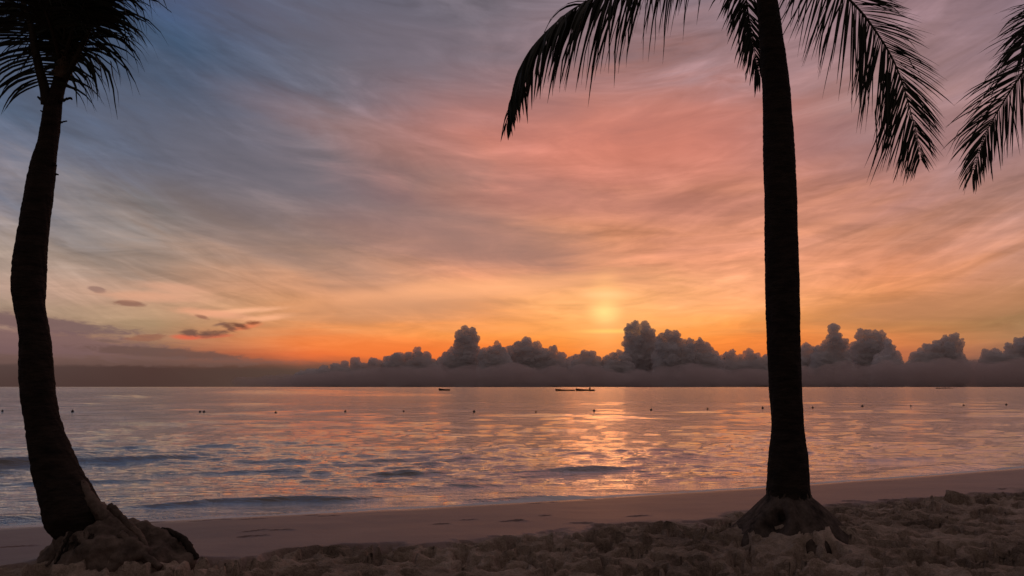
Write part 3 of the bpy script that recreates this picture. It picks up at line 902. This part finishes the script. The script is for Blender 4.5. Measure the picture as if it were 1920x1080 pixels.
root_cone(rp)
rr_ = random.Random(4)
for kx in range(26):
    a = math.radians(180 + kx * 7 + rr_.uniform(-4, 4))
    pts = []
    for h, rad in ((0.0, .195), (.06, .212), (.11, .23), (.16, .25), (.21, .27)):
        w_ = rr_.gauss(0, .04)
        b0 = at_y(1478, 918, RP_Y)
        pts.append((b0.x + (rad + .006) * math.cos(a + w_), RP_Y + (rad + .006) * math.sin(a + w_), b0.z - h * 1.05))
    tube('root', pts, 0.013, 0.010, M_DARKROOT if kx % 3 else M_ROOT, rp, 8, 26, wob=0.7, seed=kx + 20)
C = (1430, -165, RP_Y)
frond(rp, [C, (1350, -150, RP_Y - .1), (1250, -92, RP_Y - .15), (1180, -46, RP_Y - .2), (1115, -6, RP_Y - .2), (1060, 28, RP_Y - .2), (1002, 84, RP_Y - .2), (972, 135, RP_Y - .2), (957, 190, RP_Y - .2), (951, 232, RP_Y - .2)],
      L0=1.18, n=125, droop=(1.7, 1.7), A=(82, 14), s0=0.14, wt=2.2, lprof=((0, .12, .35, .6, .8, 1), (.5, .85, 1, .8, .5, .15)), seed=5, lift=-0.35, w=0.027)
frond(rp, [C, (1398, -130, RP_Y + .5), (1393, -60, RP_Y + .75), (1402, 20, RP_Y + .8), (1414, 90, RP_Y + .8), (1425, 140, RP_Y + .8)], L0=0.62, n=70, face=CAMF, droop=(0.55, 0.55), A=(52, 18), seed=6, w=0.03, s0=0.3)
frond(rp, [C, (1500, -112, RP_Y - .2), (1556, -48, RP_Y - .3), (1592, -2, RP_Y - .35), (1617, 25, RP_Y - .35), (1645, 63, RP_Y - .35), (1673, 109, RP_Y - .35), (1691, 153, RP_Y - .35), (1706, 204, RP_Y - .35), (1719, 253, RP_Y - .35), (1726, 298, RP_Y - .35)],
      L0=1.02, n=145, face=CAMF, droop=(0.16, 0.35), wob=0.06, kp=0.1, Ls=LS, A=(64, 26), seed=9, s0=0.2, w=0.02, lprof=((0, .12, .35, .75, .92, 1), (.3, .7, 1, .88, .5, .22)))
frond(rp, [C, (1470, -140, RP_Y + .6), (1500, -95, RP_Y + 1.1), (1512, -40, RP_Y + 1.3)], L0=0.6, n=50, droop=(1.2, 1.2), seed=10, s0=0.3)
for k, (a, b_, c_) in enumerate((((1380, -330), (1270, -420), (1120, -400)), ((1450, -340), (1500, -500), (1600, -580)), ((1540, -290), (1680, -330), (1800, -260)), ((1400, -360), (1380, -560), (1300, -680)))):
    dyv = (-0.6, 0.8, 0.3, -0.2)[k]
    frond(rp, [C, (*a, RP_Y + dyv * .5), (*b_, RP_Y + dyv), (*c_, RP_Y + dyv * 1.5)], L0=0.75, n=70, droop=(0.6, 0.6), seed=20 + k, s0=0.2, w=0.03)
tube('crown_fibre', [tuple(at_y(1428, -120, RP_Y)), tuple(at_y(1428, -160, RP_Y)), tuple(at_y(1430, -200, RP_Y))], 0.15, 0.07, M_FIBRE, rp, 16, 20, wob=0.5, seed=4)

# ---- right edge palm (only hanging fronds reach the picture)
EY = 8.3
ep_base = at_z(2250, 985, 0.0)
ep = empty('palm_tree', (at_y(2250, 985, EY).x, EY, 0.0), 'coconut palm standing out of frame whose drooping fronds hang in at the right edge', 'palm tree', 'coconut palms on the beach')
trunk_mesh('trunk', [(1040, 2210, 2290), (985, 2218, 2284), (800, 2214, 2274), (500, 2190, 2246), (250, 2155, 2206), (60, 2120, 2166), (10, 2112, 2156)], EY, M_BARK, ep, 6)
C2 = (2135, 20, EY)
frond(ep, [C2, (2050, 8, EY - .1), (1985, 45, EY - .15), (1935, 112, EY - .2), (1896, 168, EY - .2), (1871, 208, EY - .2), (1850, 246, EY - .2), (1833, 292, EY - .2), (1822, 330, EY - .2)],
      L0=0.80, n=95, face=(-.35, -1, 0.25), droop=(0.7, 0.35), A=(48, 16), seed=31, s0=0.22, w=0.021, lprof=((0, .12, .35, .7, 1), (.3, .7, 1, .85, .26)))
frond(ep, [C2, (2060, -40, EY + .2), (1985, 0, EY + .3), (1945, 42, EY + .35), (1917, 82, EY + .35)], L0=0.62, n=46, face=(-.3, -1, .3), droop=(0.6, 0.5), A=(55, 12), seed=32, s0=0.3, w=0.026, lprof=((0, .3, .7, 1), (.4, .8, 1, .75)))
frond(ep, [C2, (2180, -60, EY), (2270, -80, EY + .1), (2370, 0, EY + .2), (2430, 130, EY + .2)], L0=0.8, n=80, droop=(0.9, 0.9), seed=33)
frond(ep, [C2, (2130, -120, EY + .2), (2180, -220, EY + .5), (2280, -250, EY + .9)], L0=0.8, n=70, droop=(0.6, 0.6), seed=34)
frond(ep, [C2, (2110, -110, EY - .3), (2080, -220, EY - .7), (2010, -260, EY - 1.1)], L0=0.8, n=70, droop=(0.5, 0.5), seed=35)

# ---- left palm
lp = empty('palm_tree', (LP_BASE.x, LP_Y, 0.0), 'leaning coconut palm on the left with a curved trunk, full crown and exposed sandy roots', 'palm tree', 'coconut palms on the beach')
rows = [(1040, 150, 204), (1008, 118, 202), (985, 93, 200), (960, 80.5, 192), (935, 74, 178), (910, 67, 161), (885, 62, 146), (860, 57.5, 135.5), (835, 54, 126), (810, 51, 116.5), (790, 48.5, 110), (740, 41, 101), (690, 38, 96.5), (640, 39, 92.5),
        (600, 34.5, 86.5), (580, 30.5, 83), (540, 24.5, 83), (505, 25.5, 84), (470, 29, 86.5), (400, 41, 93), (335, 53, 101.5), (300, 61, 105), (270, 71, 109), (235, 78, 112), (200, 82, 115.5), (185, 88, 117), (150, 102, 126), (125, 103, 138), (90, 104, 140)]
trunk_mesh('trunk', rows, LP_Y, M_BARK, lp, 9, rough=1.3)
bl = []
for (px, py, r, dyv) in ((165, 1022, 52, 0), (205, 1012, 44, -.05), (235, 1012, 38, -.05), (262, 1016, 36, 0), (290, 1022, 34, -.03), (318, 1034, 30, 0), (340, 1048, 24, -.05), (125, 1042, 34, 0), (100, 1056, 30, -.05), (80, 1068, 24, -.1),
                         (190, 1050, 44, -.25), (240, 1050, 40, -.25), (290, 1056, 34, -.2), (330, 1064, 26, -.15), (150, 1066, 36, -.3), (212, 1030, 22, -.32), (262, 1038, 16, -.33), (225, 985, 16, .05), (262, 996, 20, .12)):
    k = LP_Y / FPX
    bl.append((at_y(px, py, LP_Y + dyv), (r * k, r * k, r * k * 0.95)))
blob_solid('root_mass', bl, 0.018, M_ROOT, lp, (('billow', 0.22, 0.07), ('billow', 0.09, 0.035), ('noise', 0.05, 0.02)))
for sd_, r0, r1, pts in ((7, .04, .10, [(150, 905, LP_Y - .03), (176, 945, LP_Y - .05), (206, 974, LP_Y - .05), (232, 1000, LP_Y - .05), (250, 1030, LP_Y)]),
                         (3, .03, .022, [(205, 948, LP_Y - .2), (226, 968, LP_Y - .25), (243, 985, LP_Y - .27), (262, 1003, LP_Y - .28), (275, 1030, LP_Y - .3)]),
                         (4, .022, .036, [(304, 992, LP_Y + .02), (326, 1000, LP_Y - .02), (346, 1014, LP_Y - .05), (358, 1032, LP_Y - .08), (366, 1050, LP_Y - .1)]),
                         (5, .03, .03, [(225, 1000, LP_Y - .28), (250, 1022, LP_Y - .33), (275, 1045, LP_Y - .38), (300, 1064, LP_Y - .42)]),
                         (6, .035, .03, [(150, 1000, LP_Y - .26), (160, 1030, LP_Y - .36), (145, 1055, LP_Y - .4), (135, 1080, LP_Y - .45)])):
    tube('root', [tuple(at_y(*p)) for p in pts], r0, r1, M_DARKROOT if sd_ == 4 else M_ROOT, lp, 14, 40, wob=0.4, seed=sd_)
rr_ = random.Random(12)
for kx in range(12):
    x0 = rr_.uniform(120, 225); y0 = 985 + abs(x0 - 165) * 0.15 + rr_.uniform(0, 25)
    x1 = x0 + (x0 - 168) * rr_.uniform(0.4, 1.1) + rr_.uniform(-15, 15)
    pts = []
    for f in (0, .35, .7, 1):
        pts.append(tuple(at_y(x0 + (x1 - x0) * f + rr_.gauss(0, 4), y0 + (1062 - y0) * f, LP_Y - .27 - .14 * f ** .7)))
    tube('root', pts, 0.016, 0.011, M_ROOT if kx % 2 else M_DARKROOT, lp, 8, 26, wob=0.7, seed=kx + 60)
# old leaf bases left on the trunk
for pts, r in (([(112, 190), (121, 187), (132, 184), (135, 187)], .02), ([(88, 196), (78, 188), (71, 181)], .02), ([(112, 230), (120, 228), (126, 227)], .012), ([(84, 212), (76, 207)], .012), ([(104, 326), (110, 328)], .012), ([(101, 306), (106, 312)], .018), ([(56, 336), (50, 335)], .01), ([(62, 300), (60, 306)], .016)):
    tube('leaf_base', [tuple(at_y(p[0], p[1], LP_Y - .02)) for p in pts], r, r * .4, M_BARK, lp, 8, 12, wob=0.5, seed=2)
C3 = (116, 125, LP_Y)
D = (0.8, 0.8)
kw = dict(dexp=2.0, jit=0.14)
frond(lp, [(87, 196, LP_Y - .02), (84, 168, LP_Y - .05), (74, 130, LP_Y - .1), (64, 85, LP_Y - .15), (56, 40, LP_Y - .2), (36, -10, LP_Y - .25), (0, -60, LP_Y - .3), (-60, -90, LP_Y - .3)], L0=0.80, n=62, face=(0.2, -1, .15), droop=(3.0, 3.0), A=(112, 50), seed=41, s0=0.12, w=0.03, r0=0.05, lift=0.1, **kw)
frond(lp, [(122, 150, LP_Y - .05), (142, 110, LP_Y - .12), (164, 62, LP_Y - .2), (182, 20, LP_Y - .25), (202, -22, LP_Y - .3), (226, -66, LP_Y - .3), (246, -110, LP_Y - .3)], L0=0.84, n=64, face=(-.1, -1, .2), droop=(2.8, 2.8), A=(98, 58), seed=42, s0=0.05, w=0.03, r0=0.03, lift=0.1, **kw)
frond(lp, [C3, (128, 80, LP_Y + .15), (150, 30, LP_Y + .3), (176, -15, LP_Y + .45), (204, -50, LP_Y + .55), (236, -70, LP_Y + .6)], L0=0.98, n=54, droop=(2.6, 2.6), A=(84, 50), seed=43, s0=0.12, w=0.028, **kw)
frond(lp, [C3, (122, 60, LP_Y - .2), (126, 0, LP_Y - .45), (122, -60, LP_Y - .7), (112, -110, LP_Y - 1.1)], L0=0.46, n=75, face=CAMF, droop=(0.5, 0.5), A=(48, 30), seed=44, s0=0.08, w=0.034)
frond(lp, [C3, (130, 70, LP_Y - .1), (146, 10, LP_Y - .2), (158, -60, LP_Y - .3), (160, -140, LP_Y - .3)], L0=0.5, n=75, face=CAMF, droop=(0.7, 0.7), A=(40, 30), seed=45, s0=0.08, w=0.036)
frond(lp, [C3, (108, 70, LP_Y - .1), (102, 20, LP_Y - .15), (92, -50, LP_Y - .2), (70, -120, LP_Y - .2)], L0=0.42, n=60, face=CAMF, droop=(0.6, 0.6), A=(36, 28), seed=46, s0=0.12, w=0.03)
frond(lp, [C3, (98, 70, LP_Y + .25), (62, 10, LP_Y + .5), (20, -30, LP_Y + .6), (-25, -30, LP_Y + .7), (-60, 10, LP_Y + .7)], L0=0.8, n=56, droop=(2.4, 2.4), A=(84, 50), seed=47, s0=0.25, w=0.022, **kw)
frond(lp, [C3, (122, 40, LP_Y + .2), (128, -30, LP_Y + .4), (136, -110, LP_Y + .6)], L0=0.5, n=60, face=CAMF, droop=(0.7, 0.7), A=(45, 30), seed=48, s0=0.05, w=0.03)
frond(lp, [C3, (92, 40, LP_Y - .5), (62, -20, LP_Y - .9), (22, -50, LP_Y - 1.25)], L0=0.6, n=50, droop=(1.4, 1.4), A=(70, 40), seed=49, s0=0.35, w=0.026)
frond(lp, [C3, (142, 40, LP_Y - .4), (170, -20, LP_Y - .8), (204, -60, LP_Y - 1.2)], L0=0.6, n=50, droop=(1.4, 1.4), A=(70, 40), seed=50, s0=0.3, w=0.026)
tube('crown_fibre', [tuple(at_y(117, 145, LP_Y - .02)), tuple(at_y(122, 122, LP_Y - .05)), tuple(at_y(128, 100, LP_Y - .05)), tuple(at_y(134, 84, LP_Y - .04))], 0.085, 0.05, M_FIBRE, lp, 16, 20, wob=0.6, seed=4)

# ------------------------------------------------------------------ boats
def boat(label, x0, x1, water_py, bow_left=True, motor=True, block=None, freeboard=0.42):
    Y = 1.8 * FPX / (water_py - HORIZON)
    a, b_ = at_y(x0, water_py, Y), at_y(x1, water_py, Y)
    Ln = abs(b_.x - a.x); ctr = (a.x + b_.x) / 2
    root = empty('fishing_boat', (ctr, Y, ZW), label, 'boat', 'boats moored near the horizon')
    sgn = -1 if bow_left else 1
    ns, nc = 26, 11
    V = []; hw = Ln * 0.11
    for i in range(ns):
        s = i / (ns - 1)
        w = hw * (1 - max(0, (s - 0.45) / 0.55) ** 2.2) * (0.9 + 0.1 * min(1, s * 4)) + 0.02
        sheer = freeboard * (0.72 + 0.95 * max(0, s - 0.3) ** 2)
        keel = -0.18 + 0.45 * max(0, s - 0.7) ** 1.6
        for j in range(nc):
            th = math.pi * j / (nc - 1)
            x = sgn * (s - 0.5) * Ln
            V.append((ctr + x + sgn * 0.06 * Ln * max(0, s - .8) * abs(math.cos(th)), Y - w * math.cos(th), ZW + keel + (sheer - keel) * (1 - math.sin(th) ** 0.7)))
    idx = np.arange(ns * nc).reshape(ns, nc)
    q = np.stack([idx[:-1, :-1], idx[:-1, 1:], idx[1:, 1:], idx[1:, :-1]], -1).reshape(-1, 4).tolist()
    q.append(tuple(int(v) for v in idx[0])); q.append(tuple(int(v) for v in idx[-1]))
    h = mesh_obj('hull', V, q, M_HULL, root)
    sm = h.modifiers.new('t', 'SOLIDIFY'); sm.thickness = 0.05

    def box(name, c, s, mat, bev=0.05):
        bm = bmesh.new(); bmesh.ops.create_cube(bm, size=1.0, matrix=Matrix.Translation(c) @ Matrix.Diagonal((*s, 1)))
        bmesh.ops.bevel(bm, geom=bm.edges[:], offset=bev, segments=2, affect='EDGES')
        me = [tuple(v.co) for v in bm.verts]; bm.verts.index_update(); f = [[v.index for v in p.verts] for p in bm.faces]; bm.free()
        return mesh_obj(name, me, f, mat, root)
    for k, sx in enumerate((-0.18, 0.12)):
        box('thwart', (ctr + sgn * sx * Ln, Y, ZW + 0.26), (0.25, hw * 1.7, 0.05), M_HULL, 0.01)
    if motor:
        sx = ctr - sgn * (0.5 * Ln + 0.12)
        mo = box('outboard_motor', (sx, Y, ZW + 0.55), (0.34, 0.3, 0.42), M_MOTOR, 0.08)
        box('motor_leg', (sx + sgn * 0.02, Y, ZW + 0.12), (0.14, 0.1, 0.6), M_MOTOR, 0.02).parent = root
    if block is not None:
        cx = at_y(block, water_py, Y).x
        box('block', (cx, Y, ZW + 1.0), (0.6, 0.6, 1.2), M_HULL, 0.12)  # plain bevelled box standing up above the hull, not identified
    return root


boat('small lone dark open boat with raised bow anchored under the narrow cloud tower', 823, 844, 732.3, True, False, None, 0.95)
boat('long low dark boat at the left of the pair floating near the sun glitter', 1042, 1078, 732.8, True, False, None, 0.8)
boat('long dark boat with a small upright console, right one of the floating pair', 1080, 1115, 732.9, True, False, 1106, 0.95)

# reef rock breaking the surface at the far right
Yr = 1.8 * FPX / (728.6 - HORIZON)
kk = Yr / FPX
rb = [(at_y(x, 728.2, Yr + random.uniform(-1, 1)), (r * kk, 4, 1.1 * kk)) for x, r in ((1760, 4), (1766, 5), (1772, 6), (1779, 6), (1783, 4.5))]
ro = blob_solid('reef_rock', rb, 0.45, M_REEF, None, (('noise', 3.0, 0.5),))
cen = at_y(1772, 728.6, Yr); ro.data.transform(Matrix.Translation(-cen)); ro.location = cen
tag(ro, 'thin dark reef rock breaking the surface near the horizon at far right', 'rock')

# ------------------------------------------------------------------ buoys of the swimming line
BUOYS = [(4.5, 771, 'small dark buoy floating at the left picture edge, left of the leaning palm trunk'),
         (136, 771, 'small dark buoy floating close to the right side of the leaning palm trunk'),
         (375, 772, 'left one of two small buoys floating side by side left of the water\'s middle'),
         (382.5, 772, 'right one of two small buoys floating side by side left of the water\'s middle'),
         (517, 773, 'small buoy floating alone below the left end of the cloud row'),
         (647.5, 772, 'small buoy floating below the low flat-topped cloud shelf'),
         (757, 771, 'small buoy floating below the broad cloud hump with a nub'),
         (889, 772, 'small buoy floating below and slightly right of the small lone boat'),
         (1005, 773, 'small buoy floating left of the pair of boats and nearer the beach'),
         (1114, 771, 'small buoy floating in the sun glitter below the right boat of the pair'),
         (1221, 769, 'small buoy floating below the tallest cloud tower'),
         (1327, 768, 'small buoy floating below the cloud with the overhanging right edge'),
         (1430, 766, 'small buoy floating just left of the big right palm trunk'),
         (1524, 764.5, 'small buoy floating just right of the big right palm trunk'),
         (1617, 762, 'small buoy floating below the bulky notched cloud tower'),
         (1708, 762, 'small buoy floating below the left foot of the right-peaked dark cloud'),
         (1807, 759.5, 'darkest round buoy floating right of the thin reef rock'),
         (1887, 759, 'small buoy floating nearest to the right picture edge')]


def make_buoy(px, py, label):
    p = at_z(px, py + 1.0, ZW)
    zw = max(sea_level(p.x, p.y), ZW - 0.1)
    root = empty('buoy', (p.x, p.y, zw + 0.02), label, 'buoy', 'buoys of the swimming line')
    s = p.y / 62.0 * random.uniform(0.5, 0.75)
    ua = 16; prof = [(-.12, .02), (-.1, .09), (-.04, .135), (.03, .145), (.09, .12), (.14, .07), (.17, .035), (.21, .03), (.22, .005)]
    V = []; F = []
    for z, r in prof:
        for k in range(ua):
            a = 2 * math.pi * k / ua
            V.append((p.x + s * r * math.cos(a), p.y + s * r * math.sin(a), zw + 0.02 + s * z))
    for i in range(len(prof) - 1):
        for k in range(ua):
            F.append((i * ua + k, i * ua + (k + 1) % ua, (i + 1) * ua + (k + 1) % ua, (i + 1) * ua + k))
    F.append(tuple(range((len(prof) - 1) * ua, len(prof) * ua)))
    mesh_obj('float', V, F, M_BUOY, root)
    return root


for b_ in BUOYS: make_buoy(*b_)

# ------------------------------------------------------------------ camera & render
cd = bpy.data.cameras.new('camera'); cam = bpy.data.objects.new('camera', cd); COL.objects.link(cam)
cam.location = CAM; cam.rotation_euler = (math.pi / 2 + TH, 0, 0)
cd.sensor_width = 36; cd.lens = 36 * FPX / 1920; cd.clip_start = 0.05; cd.clip_end = 100000
scene.camera = cam
scene.render.engine = 'CYCLES'
scene.cycles.max_bounces = 8
scene.cycles.volume_bounces = 6
scene.cycles.transparent_max_bounces = 24
scene.cycles.use_denoising = True
try: scene.cycles.denoiser = 'OPENIMAGEDENOISE'
except Exception: pass
vs = scene.view_settings
vs.view_transform = 'Standard'; vs.look = 'None'; vs.exposure = 0.0; vs.gamma = 1.0; vs.use_curve_mapping = False
